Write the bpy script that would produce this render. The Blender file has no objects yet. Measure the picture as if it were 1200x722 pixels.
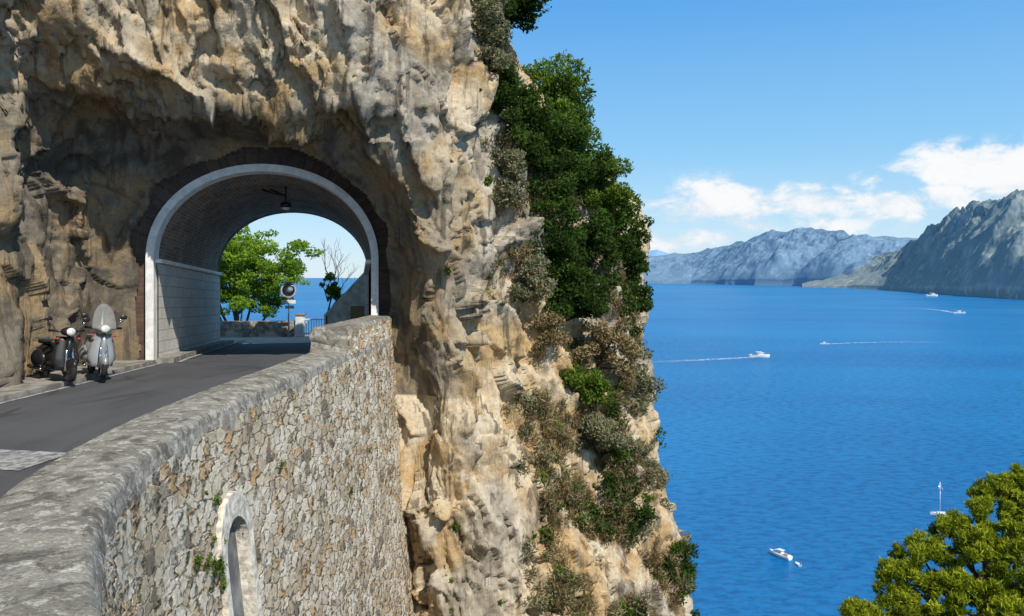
import bpy, bmesh, math, random
import numpy as np
from mathutils import Vector, Matrix, noise
random.seed(7); rng=np.random.default_rng(7)
S=bpy.context.scene
S.view_settings.view_transform='Standard'; S.view_settings.look='None'; S.view_settings.exposure=0.0; S.view_settings.gamma=1.0
V=Vector
# ---------------------------------------------------------------- helpers
def link(o,parent=None):
    S.collection.objects.link(o)
    if parent: o.parent=parent
    return o
def empty(name,loc=(0,0,0),rot=0,scale=1):
    o=bpy.data.objects.new(name,None); o.location=loc; o.rotation_euler=(0,0,rot); o.scale=(scale,)*3
    return link(o)
def mobj(name,verts,faces,mat=None,parent=None,smooth=False,mats=None,midx=None,uv=None):
    me=bpy.data.meshes.new(name)
    me.from_pydata([tuple(v) for v in verts],[],[tuple(f) for f in faces])
    if mats:
        for m in mats: me.materials.append(m)
        if midx is not None: me.polygons.foreach_set('material_index',np.array(midx,dtype=np.int32))
    elif mat: me.materials.append(mat)
    if uv is not None:
        l=me.uv_layers.new(name='UVMap'); li=np.zeros(len(me.loops),dtype=np.int32)
        me.loops.foreach_get('vertex_index',li)
        l.data.foreach_set('uv',np.array(uv,dtype=np.float32)[li].ravel())
    if smooth: me.polygons.foreach_set('use_smooth',[True]*len(me.polygons))
    me.update()
    return link(bpy.data.objects.new(name,me),parent)
def from_bm(name,bm,mat,parent,smooth=False):
    me=bpy.data.meshes.new(name); bm.to_mesh(me); bm.free(); me.materials.append(mat)
    if smooth: me.polygons.foreach_set('use_smooth',[True]*len(me.polygons))
    return link(bpy.data.objects.new(name,me),parent)
def box(name,c,s,mat,parent=None,rot=(0,0,0),bev=0.0):
    bm=bmesh.new(); bmesh.ops.create_cube(bm,size=1)
    bmesh.ops.scale(bm,vec=s,verts=bm.verts)
    if bev>0: bmesh.ops.bevel(bm,geom=bm.edges[:],offset=bev,segments=3,affect='EDGES',profile=0.5)
    o=from_bm(name,bm,mat,parent,bev>0); o.location=c; o.rotation_euler=rot; return o
def ell(name,c,s,mat,parent=None,rot=(0,0,0)):
    bm=bmesh.new(); bmesh.ops.create_uvsphere(bm,u_segments=20,v_segments=12,radius=1)
    bmesh.ops.scale(bm,vec=s,verts=bm.verts)
    o=from_bm(name,bm,mat,parent,True); o.location=c; o.rotation_euler=rot; return o
def tubes(name,paths,mat,parent=None,seg=8):
    vs=[];fs=[]
    for pts,rads in paths:
        pts=[V(p) for p in pts]
        if not hasattr(rads,'__len__'): rads=[rads]*len(pts)
        b0=len(vs)
        for i,p in enumerate(pts):
            t=(pts[min(i+1,len(pts)-1)]-pts[max(i-1,0)]).normalized()
            up=V((0,0,1)) if abs(t.z)<0.9 else V((1,0,0))
            a=t.cross(up).normalized(); b=t.cross(a)
            for k in range(seg):
                an=2*math.pi*k/seg
                vs.append(p+(a*math.cos(an)+b*math.sin(an))*rads[i])
        for i in range(len(pts)-1):
            for k in range(seg):
                k2=(k+1)%seg
                fs.append((b0+i*seg+k,b0+i*seg+k2,b0+(i+1)*seg+k2,b0+(i+1)*seg+k))
        fs.append(tuple(b0+k for k in range(seg))[::-1]); fs.append(tuple(b0+(len(pts)-1)*seg+k for k in range(seg)))
    return mobj(name,vs,fs,mat,parent,True)
def torus(name,c,R,r,mat,parent):
    vs=[];fs=[];n=28;m=10
    for i in range(n):
        a=2*math.pi*i/n
        for j in range(m):
            b=2*math.pi*j/m; rr=R+r*math.cos(b)
            vs.append((c[0]+rr*math.cos(a),c[1]+r*math.sin(b),c[2]+rr*math.sin(a)))
    for i in range(n):
        for j in range(m):
            fs.append((i*m+j,((i+1)%n)*m+j,((i+1)%n)*m+(j+1)%m,i*m+(j+1)%m))
    return mobj(name,vs,fs,mat,parent,True)
# ---------------------------------------------------------------- node helpers
class NT:
    def __init__(s,mat):
        s.t=mat.node_tree; s.n=s.t.nodes; s.l=s.t.links
    def new(s,typ,ins=None,**kw):
        n=s.n.new(typ)
        for k,v in kw.items(): setattr(n,k,v)
        if ins:
            for k,v in ins.items():
                if isinstance(v,bpy.types.NodeSocket): s.l.new(v,n.inputs[k])
                else: n.inputs[k].default_value=v
        return n
    def math(s,op,a,b=0.0,c=0.0,clamp=False):
        return s.new('ShaderNodeMath',{0:a,1:b,2:c},operation=op,use_clamp=clamp).outputs[0]
    def mix(s,f,a,b,mode='MIX'):
        n=s.new('ShaderNodeMix'); n.data_type='RGBA'; n.blend_type=mode; n.clamp_factor=True
        for k,v in ((0,f),(6,a),(7,b)):
            if isinstance(v,bpy.types.NodeSocket): s.l.new(v,n.inputs[k])
            else:
                if k and len(v)==3: v=(*v,1)
                n.inputs[k].default_value=v
        return n.outputs[2]
    def noise(s,vec,scale,detail=6,rough=0.6,dist=0.0):
        return s.new('ShaderNodeTexNoise',{'Vector':vec,'Scale':scale,'Detail':detail,'Roughness':rough,'Distortion':dist}).outputs[0]
    def ramp(s,f,a,b):
        return s.new('ShaderNodeMapRange',{0:f,1:a,2:b},clamp=True,interpolation_type='SMOOTHSTEP').outputs[0]
    def map(s,vec,sc,rot=(0,0,0)):
        return s.new('ShaderNodeMapping',{'Vector':vec,'Scale':sc,'Rotation':rot}).outputs[0]
def newmat(name):
    m=bpy.data.materials.new(name); m.use_nodes=True
    t=NT(m); p=m.node_tree.nodes['Principled BSDF']; return m,t,p
def simple(name,col,rough=0.6,metal=0.0,var=0.25,scale=6,bump=0.0):
    m,t,p=newmat(name); co=t.new('ShaderNodeTexCoord').outputs['Object']
    n=t.noise(co,scale,4)
    c2=tuple(c*(1-var) for c in col); c1=tuple(min(1,c*(1+var*0.4)) for c in col)
    t.l.new(t.mix(t.ramp(n,0.35,0.65),c2,c1),p.inputs['Base Color'])
    p.inputs['Roughness'].default_value=rough; p.inputs['Metallic'].default_value=metal
    if bump: 
        b=t.new('ShaderNodeBump',{'Height':n,'Strength':bump,'Distance':0.05}); t.l.new(b.outputs[0],p.inputs['Normal'])
    return m
# ---------------------------------------------------------------- materials
def mat_rock():
    m,t,p=newmat('limestone_rock'); co=t.new('ShaderNodeTexCoord').outputs['Object']
    big=t.noise(co,0.22,2,0.6); med=t.noise(co,0.8,5,0.62,0.5); fine=t.noise(co,9,4,0.7)
    st=t.noise(t.map(co,(2.4,2.4,0.22),(0.10,0.28,0)),1.0,5,0.66,0.6)
    pale=(0.57,0.475,0.335); cream=(0.46,0.32,0.165); grey=(0.25,0.235,0.205); dark=(0.07,0.06,0.05)
    c=t.mix(t.ramp(med,0.42,0.58),cream,pale)
    c=t.mix(t.math('MULTIPLY',t.ramp(big,0.48,0.58),0.8),c,t.mix(t.ramp(med,0.4,0.6),grey,(0.50,0.45,0.37)))
    c=t.mix(t.math('MULTIPLY',t.ramp(st,0.53,0.63),0.74),c,dark)
    c=t.mix(t.math('MULTIPLY',t.ramp(st,0.43,0.34),0.6),c,(0.64,0.57,0.43))
    c=t.mix(t.ramp(fine,0.30,0.52),t.mix(0.34,c,(0.03,0.02,0.01)),c)
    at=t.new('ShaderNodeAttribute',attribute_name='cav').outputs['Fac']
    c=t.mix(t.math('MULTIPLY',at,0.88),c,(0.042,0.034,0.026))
    shade_amt=t.new('ShaderNodeAttribute',attribute_name='shade_tone').outputs['Fac']  # shade of the hollow and left wall, painted into the rock colour
    c=t.mix(t.math('MULTIPLY',shade_amt,t.math('ADD',t.math('MULTIPLY',t.ramp(med,0.35,0.65),0.6),0.42)),c,(0.085,0.073,0.058))
    h=t.math('ADD',t.math('MULTIPLY',med,0.5),t.math('MULTIPLY',fine,0.28))
    h=t.math('ADD',h,t.math('MULTIPLY',st,0.9))
    b=t.new('ShaderNodeBump',{'Height':h,'Strength':0.85,'Distance':0.12})
    t.l.new(c,p.inputs['Base Color']); t.l.new(b.outputs[0],p.inputs['Normal']); p.inputs['Roughness'].default_value=0.92
    p.inputs['Specular IOR Level'].default_value=0.15
    return m
def mat_masonry(name,scale=(3.7,6.2),disp=0.045,cols=((0.46,0.365,0.245),(0.76,0.68,0.545)),mortar=(0.62,0.52,0.37)):
    m,t,p=newmat(name); uv=t.new('ShaderNodeTexCoord').outputs['UV']
    wn=t.new('ShaderNodeTexNoise',{'Vector':uv,'Scale':3.0,'Detail':3}).outputs['Color']
    w=t.new('ShaderNodeVectorMath',{0:wn,1:(0.5,0.5,0.5)},operation='SUBTRACT').outputs[0]
    w=t.new('ShaderNodeVectorMath',{0:w,'Scale':0.25},operation='SCALE').outputs[0]
    u2=t.new('ShaderNodeVectorMath',{0:uv,1:w},operation='ADD').outputs[0]
    mp=t.map(u2,(scale[0],scale[1],1))
    ve=t.new('ShaderNodeTexVoronoi',{'Vector':mp,'Scale':1.0,'Randomness':1.0},feature='DISTANCE_TO_EDGE',voronoi_dimensions='2D').outputs[0]
    vc=t.new('ShaderNodeTexVoronoi',{'Vector':mp,'Scale':1.0,'Randomness':1.0},feature='F1',voronoi_dimensions='2D')
    rnd=t.new('ShaderNodeSeparateColor',{0:vc.outputs['Color']})
    fine=t.noise(uv,14,5,0.7); med=t.noise(uv,0.5,3,0.6)
    stone=t.ramp(t.math('ADD',ve,t.math('MULTIPLY',t.math('SUBTRACT',fine,0.5),0.32)),0.0,0.12)
    c=t.mix(rnd.outputs[0],cols[0],cols[1])
    c=t.mix(t.ramp(rnd.outputs[1],0.72,0.9),c,(0.60,0.40,0.21))
    c=t.mix(t.ramp(rnd.outputs[2],0.86,0.95),c,(0.22,0.185,0.14))
    c=t.mix(t.ramp(fine,0.3,0.62),t.mix(0.40,c,(0.06,0.045,0.03)),c)
    c=t.mix(stone,t.mix(t.ramp(fine,0.44,0.58),tuple(x*0.33 for x in mortar),mortar),c)
    c=t.mix(t.math('MULTIPLY',t.ramp(med,0.54,0.70),0.3),c,(0.27,0.19,0.11))
    pat=t.noise(uv,1.3,5,0.7)
    c=t.mix(t.math('MULTIPLY',t.ramp(pat,0.49,0.62),0.62),c,(0.78,0.71,0.59))
    c=t.mix(t.math('MULTIPLY',t.ramp(t.noise(t.map(uv,(2.6,0.3,1)),1.0,4,0.65),0.58,0.69),0.5),c,(0.16,0.12,0.08))
    h=t.math('ADD',t.math('MULTIPLY',stone,t.math('ADD',t.math('MULTIPLY',rnd.outputs[1],0.8),0.3)),t.math('MULTIPLY',fine,0.6))
    t.l.new(c,p.inputs['Base Color']); p.inputs['Roughness'].default_value=0.9; p.inputs['Specular IOR Level'].default_value=0.12
    d=t.new('ShaderNodeDisplacement',{'Height':h,'Midlevel':0.5,'Scale':disp})
    t.l.new(d.outputs[0],t.n['Material Output'].inputs['Displacement']); m.displacement_method='BOTH'
    return m
def mat_coping():
    m,t,p=newmat('weathered_concrete'); co=t.new('ShaderNodeTexCoord').outputs['Object']
    a=t.noise(co,1.3,5,0.7,0.6); b=t.noise(co,7,6,0.75); f=t.noise(co,45,3,0.7)
    c=t.mix(t.ramp(a,0.36,0.62),(0.22,0.20,0.165),(0.39,0.36,0.30))
    c=t.mix(t.ramp(b,0.51,0.59),c,(0.56,0.53,0.46))
    c=t.mix(t.math('MULTIPLY',t.ramp(t.noise(co,3.2,6,0.75,0.5),0.52,0.60),0.8),c,(0.11,0.097,0.08))
    c=t.mix(t.ramp(f,0.3,0.7),t.mix(0.40,c,(0,0,0)),c)
    h=t.math('ADD',t.math('MULTIPLY',a,0.6),t.math('ADD',t.math('MULTIPLY',b,0.40),t.math('MULTIPLY',f,0.10)))
    d=t.new('ShaderNodeDisplacement',{'Height':h,'Midlevel':0.5,'Scale':0.09})
    t.l.new(d.outputs[0],t.n['Material Output'].inputs['Displacement']); m.displacement_method='BOTH'
    t.l.new(c,p.inputs['Base Color']); p.inputs['Roughness'].default_value=0.9
    return m
def mat_asphalt():
    m,t,p=newmat('asphalt'); co=t.new('ShaderNodeTexCoord').outputs['Object']
    a=t.noise(co,0.5,4,0.6); f=t.noise(co,60,4,0.8); w=t.noise(t.map(co,(1.2,0.12,1)),1.0,3)
    c=t.mix(t.ramp(a,0.35,0.65),(0.048,0.050,0.057),(0.070,0.072,0.080))
    c=t.mix(t.math('MULTIPLY',t.ramp(w,0.5,0.65),0.5),c,(0.090,0.093,0.10))
    c=t.mix(t.ramp(f,0.45,0.75),c,(0.12,0.12,0.12))
    crk=t.new('ShaderNodeTexVoronoi',{'Vector':t.map(co,(0.5,0.35,1)),'Scale':1.0},feature='DISTANCE_TO_EDGE').outputs[0]
    c=t.mix(t.math('MULTIPLY',t.ramp(t.math('ADD',crk,t.math('MULTIPLY',t.math('SUBTRACT',a,0.5),0.25)),0.012,0.0),0.5),c,(0.025,0.025,0.027))
    b=t.new('ShaderNodeBump',{'Height':f,'Strength':0.5,'Distance':0.01}); t.l.new(b.outputs[0],p.inputs['Normal'])
    t.l.new(c,p.inputs['Base Color']); p.inputs['Roughness'].default_value=0.85; return m
def mat_paint():
    m,t,p=newmat('worn_road_paint'); co=t.new('ShaderNodeTexCoord').outputs['Object']
    f=t.noise(co,9,6,0.75)
    t.l.new(t.mix(t.ramp(f,0.38,0.62),(0.13,0.13,0.13),(0.42,0.42,0.41)),p.inputs['Base Color']); p.inputs['Roughness'].default_value=0.8; return m
def mat_brick(name,c1,c2,mo,bw,bh,ms,bump=0.5,dirt=0.5,dcol=(0.05,0.04,0.035)):
    m,t,p=newmat(name); uv=t.new('ShaderNodeTexCoord').outputs['UV']
    br=t.new('ShaderNodeTexBrick',{'Vector':uv,'Color1':(*c1,1),'Color2':(*c2,1),'Mortar':(*mo,1),'Scale':1.0,'Mortar Size':ms,'Brick Width':bw,'Row Height':bh,'Mortar Smooth':0.3})
    n=t.noise(uv,1.0,6,0.7); n2=t.noise(uv,12,4,0.7)
    c=t.mix(t.math('MULTIPLY',t.ramp(n,0.42,0.68),dirt),br.outputs[0],dcol)
    c=t.mix(t.ramp(n2,0.3,0.7),t.mix(0.25,c,(0,0,0)),c)
    h=t.math('ADD',t.math('MULTIPLY',br.outputs[1],-1.0),t.math('MULTIPLY',n2,0.5))
    b=t.new('ShaderNodeBump',{'Height':h,'Strength':bump,'Distance':0.02}); t.l.new(b.outputs[0],p.inputs['Normal'])
    t.l.new(c,p.inputs['Base Color']); p.inputs['Roughness'].default_value=0.85; return m
def mat_leaf(name,dark,light,trans=0.35,dry=None):
    m,t,p=newmat(name)
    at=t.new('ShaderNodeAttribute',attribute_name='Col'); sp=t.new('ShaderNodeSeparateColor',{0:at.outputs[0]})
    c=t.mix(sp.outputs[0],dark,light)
    if dry: c=t.mix(t.ramp(sp.outputs[1],0.80,0.9),c,dry)
    d=t.new('ShaderNodeBsdfDiffuse',{'Color':c}); t.n.remove(p)
    tr=t.new('ShaderNodeBsdfTranslucent',{'Color':t.mix(0.35,c,(0.25,0.35,0.03))})
    mx=t.new('ShaderNodeMixShader',{0:trans,1:d.outputs[0],2:tr.outputs[0]})
    t.l.new(mx.outputs[0],t.n['Material Output'].inputs[0]); return m
def mat_sea():
    m,t,p=newmat('sea_water'); co=t.new('ShaderNodeTexCoord').outputs['Object']; t.n.remove(p)
    a=t.noise(t.map(co,(0.5,1.0,1)),0.004,3,0.6,0.3); b=t.noise(t.map(co,(0.15,1,1)),0.0012,3,0.6)
    c=t.mix(t.ramp(a,0.35,0.65),(0.0008,0.135,0.365),(0.002,0.185,0.45))
    c=t.mix(t.math('MULTIPLY',t.ramp(b,0.45,0.65),0.5),c,(0.008,0.225,0.49))
    h1=t.noise(t.map(co,(0.7,1.5,1),(0,0,0.4)),0.22,6,0.68,0.3)
    bp=t.new('ShaderNodeBump',{'Height':h1,'Strength':0.8,'Distance':1.5})
    c=t.mix(t.ramp(h1,0.38,0.58),t.mix(0.42,c,(0,0.06,0.2)),t.mix(0.10,c,(0.05,0.4,0.75)))
    d=t.new('ShaderNodeBsdfDiffuse',{'Color':c,'Normal':bp.outputs[0]})
    g=t.new('ShaderNodeBsdfGlossy',{'Color':(0.85,0.93,1,1),'Roughness':0.22,'Normal':bp.outputs[0]})
    fz=t.new('ShaderNodeFresnel',{'IOR':1.33,'Normal':bp.outputs[0]}).outputs[0]
    mx=t.new('ShaderNodeMixShader',{0:t.math('MINIMUM',t.math('MULTIPLY',fz,0.62),0.34),1:d.outputs[0],2:g.outputs[0]})
    t.l.new(mx.outputs[0],t.n['Material Output'].inputs[0])
    return m
def mat_mtn(name,rock,green,pale,dark,sc):
    m,t,p=newmat(name); co=t.new('ShaderNodeTexCoord').outputs['Object']
    a=t.noise(co,sc,5,0.68,0.4); g=t.new('ShaderNodeNewGeometry'); nz=t.new('ShaderNodeSeparateXYZ',{0:g.outputs['Normal']}).outputs[2]
    st=t.noise(t.map(co,(1,1,0.7)),sc*4,6,0.75)
    f=t.math('ADD',t.math('MULTIPLY',t.math('ABSOLUTE',nz),0.8),t.math('SUBTRACT',a,0.62))
    c=t.mix(t.ramp(f,-0.10,0.30),rock,green); c=t.mix(t.math('MULTIPLY',t.ramp(st,0.54,0.66),0.8),c,pale)
    c=t.mix(t.math('MULTIPLY',t.ramp(st,0.48,0.38),0.7),c,dark)
    z=t.new('ShaderNodeSeparateXYZ',{0:co}).outputs[2]
    town=t.new('ShaderNodeTexVoronoi',{'Vector':co,'Scale':sc*12}).outputs['Distance']
    tm=t.math('MULTIPLY',t.ramp(town,0.30,0.16),t.math('MULTIPLY',t.ramp(z,90,10),t.ramp(a,0.50,0.58)))
    c=t.mix(t.math('MULTIPLY',tm,0.5),c,(0.60,0.62,0.63))
    t.l.new(c,p.inputs['Base Color']); p.inputs['Roughness'].default_value=1.0; p.inputs['Specular IOR Level'].default_value=0.0
    return m
ROCK=mat_rock(); MAS=mat_masonry('stone_masonry'); COP=mat_coping(); ASP=mat_asphalt(); PAINT=mat_paint()
CONC=simple('gutter_concrete',(0.28,0.26,0.23),0.9,0,0.45,3,0.3)
WHITE=simple('white_paint',(0.82,0.81,0.78),0.55,0,0.16,4)
WBLOCK=mat_brick('white_painted_blocks',(0.84,0.81,0.74),(0.74,0.71,0.65),(0.45,0.42,0.37),0.62,0.30,0.012,0.5,0.28,(0.45,0.40,0.32))
BRICK=mat_brick('vault_brick',(0.22,0.145,0.10),(0.38,0.29,0.21),(0.48,0.43,0.35),0.27,0.10,0.012,0.9,0.60,(0.09,0.065,0.05))
BRICKR=mat_brick('portal_brick',(0.10,0.055,0.038),(0.18,0.10,0.065),(0.14,0.12,0.10),0.12,0.30,0.012,0.9,0.7)
BARK=simple('bark',(0.12,0.085,0.06),0.9,0,0.5,8,0.6)
BLACK=simple('black_plastic',(0.015,0.015,0.016),0.35); RUB=simple('rubber',(0.02,0.02,0.02),0.85)
SILV=simple('silver_paint',(0.36,0.37,0.37),0.28,0.3,0.08); CHR=simple('chrome',(0.6,0.6,0.6),0.15,1.0,0.05)
SEATM=simple('seat_vinyl',(0.03,0.025,0.02),0.5)
HULL=simple('boat_white',(0.80,0.80,0.78),0.3,0,0.05,2); DKBL=simple('boat_dark',(0.03,0.05,0.09),0.3); WOODM=simple('teak',(0.30,0.17,0.08),0.6)
def glassmat():
    m,t,p=newmat('windscreen_plastic'); p.inputs['Base Color'].default_value=(0.75,0.8,0.8,1); p.inputs['Roughness'].default_value=0.12; p.inputs['Alpha'].default_value=0.18; return m
GLS=glassmat(); RED=simple('red_lens',(0.5,0.03,0.02),0.3); LAMPG=simple('lamp_glass',(0.75,0.75,0.7),0.1)
# ---------------------------------------------------------------- camera
cam=bpy.data.cameras.new('camera'); co=bpy.data.objects.new('camera',cam); link(co)
co.location=(0,0,0); co.rotation_euler=(math.radians(90),0,0)
cam.lens=27; cam.sensor_width=36; cam.shift_y=-36/1200; cam.clip_start=0.1; cam.clip_end=200000
S.camera=co
# ---------------------------------------------------------------- light and sky
az_dir=V((0.58,-0.815,0)).normalized(); EL=math.radians(46)
sd=V((az_dir.x*math.cos(EL),az_dir.y*math.cos(EL),math.sin(EL)))
L=bpy.data.lights.new('sun','SUN'); L.energy=4.8; L.angle=math.radians(0.5); L.color=(1,0.93,0.82)
lo=bpy.data.objects.new('sun',L); link(lo); lo.rotation_euler=sd.to_track_quat('Z','Y').to_euler(); lo.location=(20,-10,30)
W=bpy.data.worlds.new('World'); S.world=W; W.use_nodes=True
t=NT(W); bg=t.n['Background']
sky=t.new('ShaderNodeTexSky',sky_type='NISHITA',sun_disc=False,sun_elevation=EL,sun_rotation=math.atan2(sd.x,sd.y),air_density=1.0,dust_density=0.5,ozone_density=3.0,altitude=100)
skn=t.new('ShaderNodeVectorMath',{0:sky.outputs[0],'Scale':0.15},operation='SCALE').outputs[0]
gen=t.new('ShaderNodeTexCoord').outputs['Generated']
sx=t.new('ShaderNodeSeparateXYZ',{0:gen}); X,Y,Z=sx.outputs
cr_=t.new('ShaderNodeValToRGB',{0:Z}); e=cr_.color_ramp.elements
stops=[(0.0,(0.70,0.85,0.95)),(0.06,(0.52,0.77,0.96)),(0.15,(0.28,0.62,0.95)),(0.33,(0.105,0.41,0.88)),(0.6,(0.15,0.34,0.60)),(1.0,(0.18,0.31,0.47))]
e[0].position=0; e[0].color=(*stops[0][1],1); e[1].position=1; e[1].color=(*stops[-1][1],1)
for p_,c_ in stops[1:-1]:
    q_=e.new(p_); q_.color=(*c_,1)
SK=t.mix(0.85,skn,cr_.outputs[0])
Yc=t.math('MAXIMUM',Y,0.05); U=t.math('DIVIDE',X,Yc); Vv=t.math('DIVIDE',Z,Yc)
nz=t.noise(t.map(gen,(1,1,1.7)),17,7,0.62,0.25)
mk=None
for px,py,rx,ry,k in [(845,240,90,32,1),(795,251,60,18,.95),(955,235,90,20,.92),(1052,240,46,20,1),(1145,193,105,28,1),(1200,205,85,40,1),(1020,214,20,12,.6),(1112,233,50,17,.9),(880,268,130,18,.65),(775,283,80,18,.5),(1350,190,90,40,1)]:
    u=t.math('MULTIPLY_ADD',U,900/rx,-(px-600)/rx); v=t.math('MULTIPLY_ADD',Vv,900/ry,-(325-py)/ry)
    d=t.math('SQRT',t.math('MULTIPLY_ADD',u,u,t.math('MULTIPLY',v,v)))
    b=t.math('MULTIPLY_ADD',d,-k,k)
    mk=b if mk is None else t.math('MAXIMUM',mk,b)
n=t.math('MULTIPLY_ADD',nz,4.4,-2.2)
den=t.math('MULTIPLY',t.ramp(t.math('ADD',mk,n),-0.25,0.75),t.math('MULTIPLY',t.ramp(mk,-0.5,0.2),t.math('GREATER_THAN',Y,0.1)))
shade=t.mix(t.ramp(t.math('ADD',nz,t.math('MULTIPLY',Vv,1.2)),0.50,0.75),(0.76,0.84,0.92),(0.97,0.975,0.98))
fin=t.mix(t.math('MULTIPLY',den,0.97),SK,shade)
fin=t.new('ShaderNodeVectorMath',{0:fin,'Scale':1/0.15},operation='SCALE').outputs[0]
t.l.new(fin,bg.inputs[0]); bg.inputs[1].default_value=0.15
# ---------------------------------------------------------------- tunnel frame
ZR=-2.26; C0=V((-6.72,21.0,0)); TD=V((-0.196,0.9806,0)); TR=V((0.9806,0.196,0)); TL=9.3; SL=-0.034
HW=2.82; SPR=2.75; RISE=2.38; EXP=2.06
def tz(b): return ZR+SL*max(0,b)
def tpt(a,b,z): return C0+TR*a+TD*b+V((0,0,z))
def prof(e,n=40,base=0.0,hwd=0.0):
    pts=[(HW+e+hwd,base)]
    for z in (0.8,1.6,2.4): pts.append((HW+e+hwd,z))
    for i in range(n+1):
        a=math.pi*i/n; ca=math.cos(a); sa=math.sin(a); ex=2/EXP
        pts.append(((HW+e)*math.copysign(abs(ca)**ex,ca),SPR+(RISE+e)*abs(sa)**ex))
    for z in (2.4,1.6,0.8,base): pts.append((-(HW+e+hwd),z))
    return pts
def tuncoord(x,y,z):
    rx,ry=x-C0.x,y-C0.y; a=rx*TR.x+ry*TR.y; b=rx*TD.x+ry*TD.y; h=z-tz(b)
    if h<SPR: k=abs(a)-HW
    else:
        u,v=abs(a),h-SPR; rr=math.hypot(u,v); ang=math.atan2(v,u)
        r0=1/((abs(math.cos(ang))/HW)**EXP+(abs(math.sin(ang))/RISE)**EXP)**(1/EXP); k=rr-r0
    return a,b,h,k
# ---------------------------------------------------------------- cliff
names='Z A B C D E F G H I J K L M N O P'.split()
back=dict(K=(4.4,30.5),L=(0,31.5),M=(-4.8,31.0),N=(-8.6,30.2),O=(-12.2,29.3),P=(-17,31))
def lev(z,**kw):
    d=dict(back); d.update(kw); return z,[d[n] for n in names]
LV=[
 lev(-103,Z=(-4,-10),A=(-4,4),B=(-4,15),C=(-4,18),D=(-4,17),E=(-3,12),F=(0,10),G=(6,8),H=(20,6),I=(30,8),J=(38,20),K=(38,45),L=(20,60),M=(0,65),N=(-10,65),O=(-20,65),P=(-30,65)),
 lev(-40,Z=(-8,-6),A=(-9,4),B=(-9.5,15),C=(-9.5,18),D=(-8,18),E=(-6,17),F=(-2.5,17),G=(0,16.5),H=(3,16),I=(7,17),J=(11,21),K=(12,32),L=(5,36),M=(-4,38),N=(-9,38),O=(-14,38),P=(-18,38)),
 lev(-16,Z=(-8,-6),A=(-9.5,4),B=(-10.2,15.3),C=(-10.6,18),D=(-10,19),E=(-6.7,20.0),F=(-2.5,19.4),G=(-1.0,18.6),H=(0.8,18.8),I=(3.4,20.2),J=(6.2,22.5),K=(6.4,30.5),L=(1,33),M=(-4.8,34.5),N=(-9,34.5),O=(-13,34.5),P=(-17,34)),
 lev(-10,Z=(-8,-6),A=(-9.5,4),B=(-10.2,15.3),C=(-10.6,18),D=(-10,19.6),E=(-6.7,20.6),F=(-2.7,19.9),G=(-1.4,19.1),H=(0.3,19.6),I=(2.7,21.2),J=(4.9,23.6),L=(0,32.5),M=(-4.8,34),N=(-9,34),O=(-13,34),P=(-17,34)),
 lev(-6,Z=(-8,-6),A=(-9.5,4),B=(-10.2,15.3),C=(-10.6,18),D=(-10.2,20),E=(-6.7,20.9),F=(-2.9,20.4),G=(-1.7,19.6),H=(0.0,20.3),I=(2.4,22.4),J=(4.3,25),M=(-4.8,33),N=(-9,33),O=(-13,33),P=(-17,34)),
 lev(-2.3,Z=(-8,-6),A=(-9.5,4),B=(-10.2,15.3),C=(-10.6,18),D=(-10.35,20.1),E=(-6.7,20.9),F=(-3.1,20.9),G=(-1.9,20.1),H=(-0.4,21.2),I=(2.1,23.6),J=(3.9,26.5)),
 lev(0,Z=(-8,-6),A=(-9.7,4),B=(-10.5,15.3),C=(-10.9,18),D=(-10.4,20.0),E=(-6.7,20.8),F=(-3.2,21.0),G=(-1.95,20.0),H=(-0.75,21.3),I=(1.8,24.4),J=(3.95,27.3)),
 lev(2.2,Z=(-8,-6),A=(-10.0,4),B=(-10.9,15.2),C=(-11.2,17.4),D=(-10.3,19.4),E=(-6.7,20.6),F=(-3.3,20.2),G=(-1.9,19.7),H=(-0.75,21.1),I=(1.3,24.3),J=(3.3,27.3)),
 lev(3.5,Z=(-8,-6),A=(-10.2,4),B=(-11.0,15.0),C=(-11.3,17.0),D=(-9.9,18.9),E=(-6.6,20.0),F=(-3.6,19.4),G=(-1.9,19.5),H=(-0.85,21.0),I=(0.7,24.0),J=(2.2,27.0),K=(3,30)),
 lev(4.3,Z=(-8,-6),A=(-10.2,4),B=(-10.9,14.6),C=(-11.0,16.2),D=(-9.4,17.4),E=(-6.4,18.4),F=(-3.8,18.5),G=(-1.9,19.2),H=(-0.95,21.0),I=(0.3,23.8),J=(1.4,26.5),K=(2,29)),
 lev(6,Z=(-8,-6),A=(-10.0,4),B=(-10.6,13.8),C=(-10.3,15.4),D=(-8.9,16.6),E=(-6.2,17.5),F=(-3.9,18.1),G=(-2.0,19.2),H=(-1.1,20.9),I=(-0.5,23.3),J=(0.2,26),K=(0,28),L=(-3,28),M=(-5,28),N=(-8,28),O=(-12,28),P=(-17,29)),
 lev(9,Z=(-8,-6),A=(-9.8,4),B=(-10.4,13.2),C=(-9.8,15.0),D=(-8.5,16.2),E=(-6.0,17.3),F=(-4.0,18.2),G=(-2.2,19.4),H=(-1.5,21),I=(-1.6,22),J=(-2.0,23.5),K=(-3,25),L=(-5,25.5),M=(-7,26),N=(-9,26),O=(-12,26),P=(-17,27)),
 lev(15,Z=(-9,-6),A=(-11,4),B=(-12,13.2),C=(-11.5,14.5),D=(-11,15.6),E=(-10.4,16.4),F=(-10.0,17.2),G=(-9.7,18),H=(-9.6,18.8),I=(-9.8,19.3),J=(-10,19.8),K=(-10.5,20.3),L=(-11,20.6),M=(-11.5,20.8),N=(-12.5,21),O=(-14,21.5),P=(-17,22)),
]
zs=np.array([l[0] for l in LV],float); CP=np.array([l[1] for l in LV],float)
def cr(P0,P1,P2,P3,t):
    return 0.5*((2*P1)+(-P0+P2)*t+(2*P0-5*P1+4*P2-P3)*t*t+(-P0+3*P1-3*P2+P3)*t**3)
ss=[]
dense=.055
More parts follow.
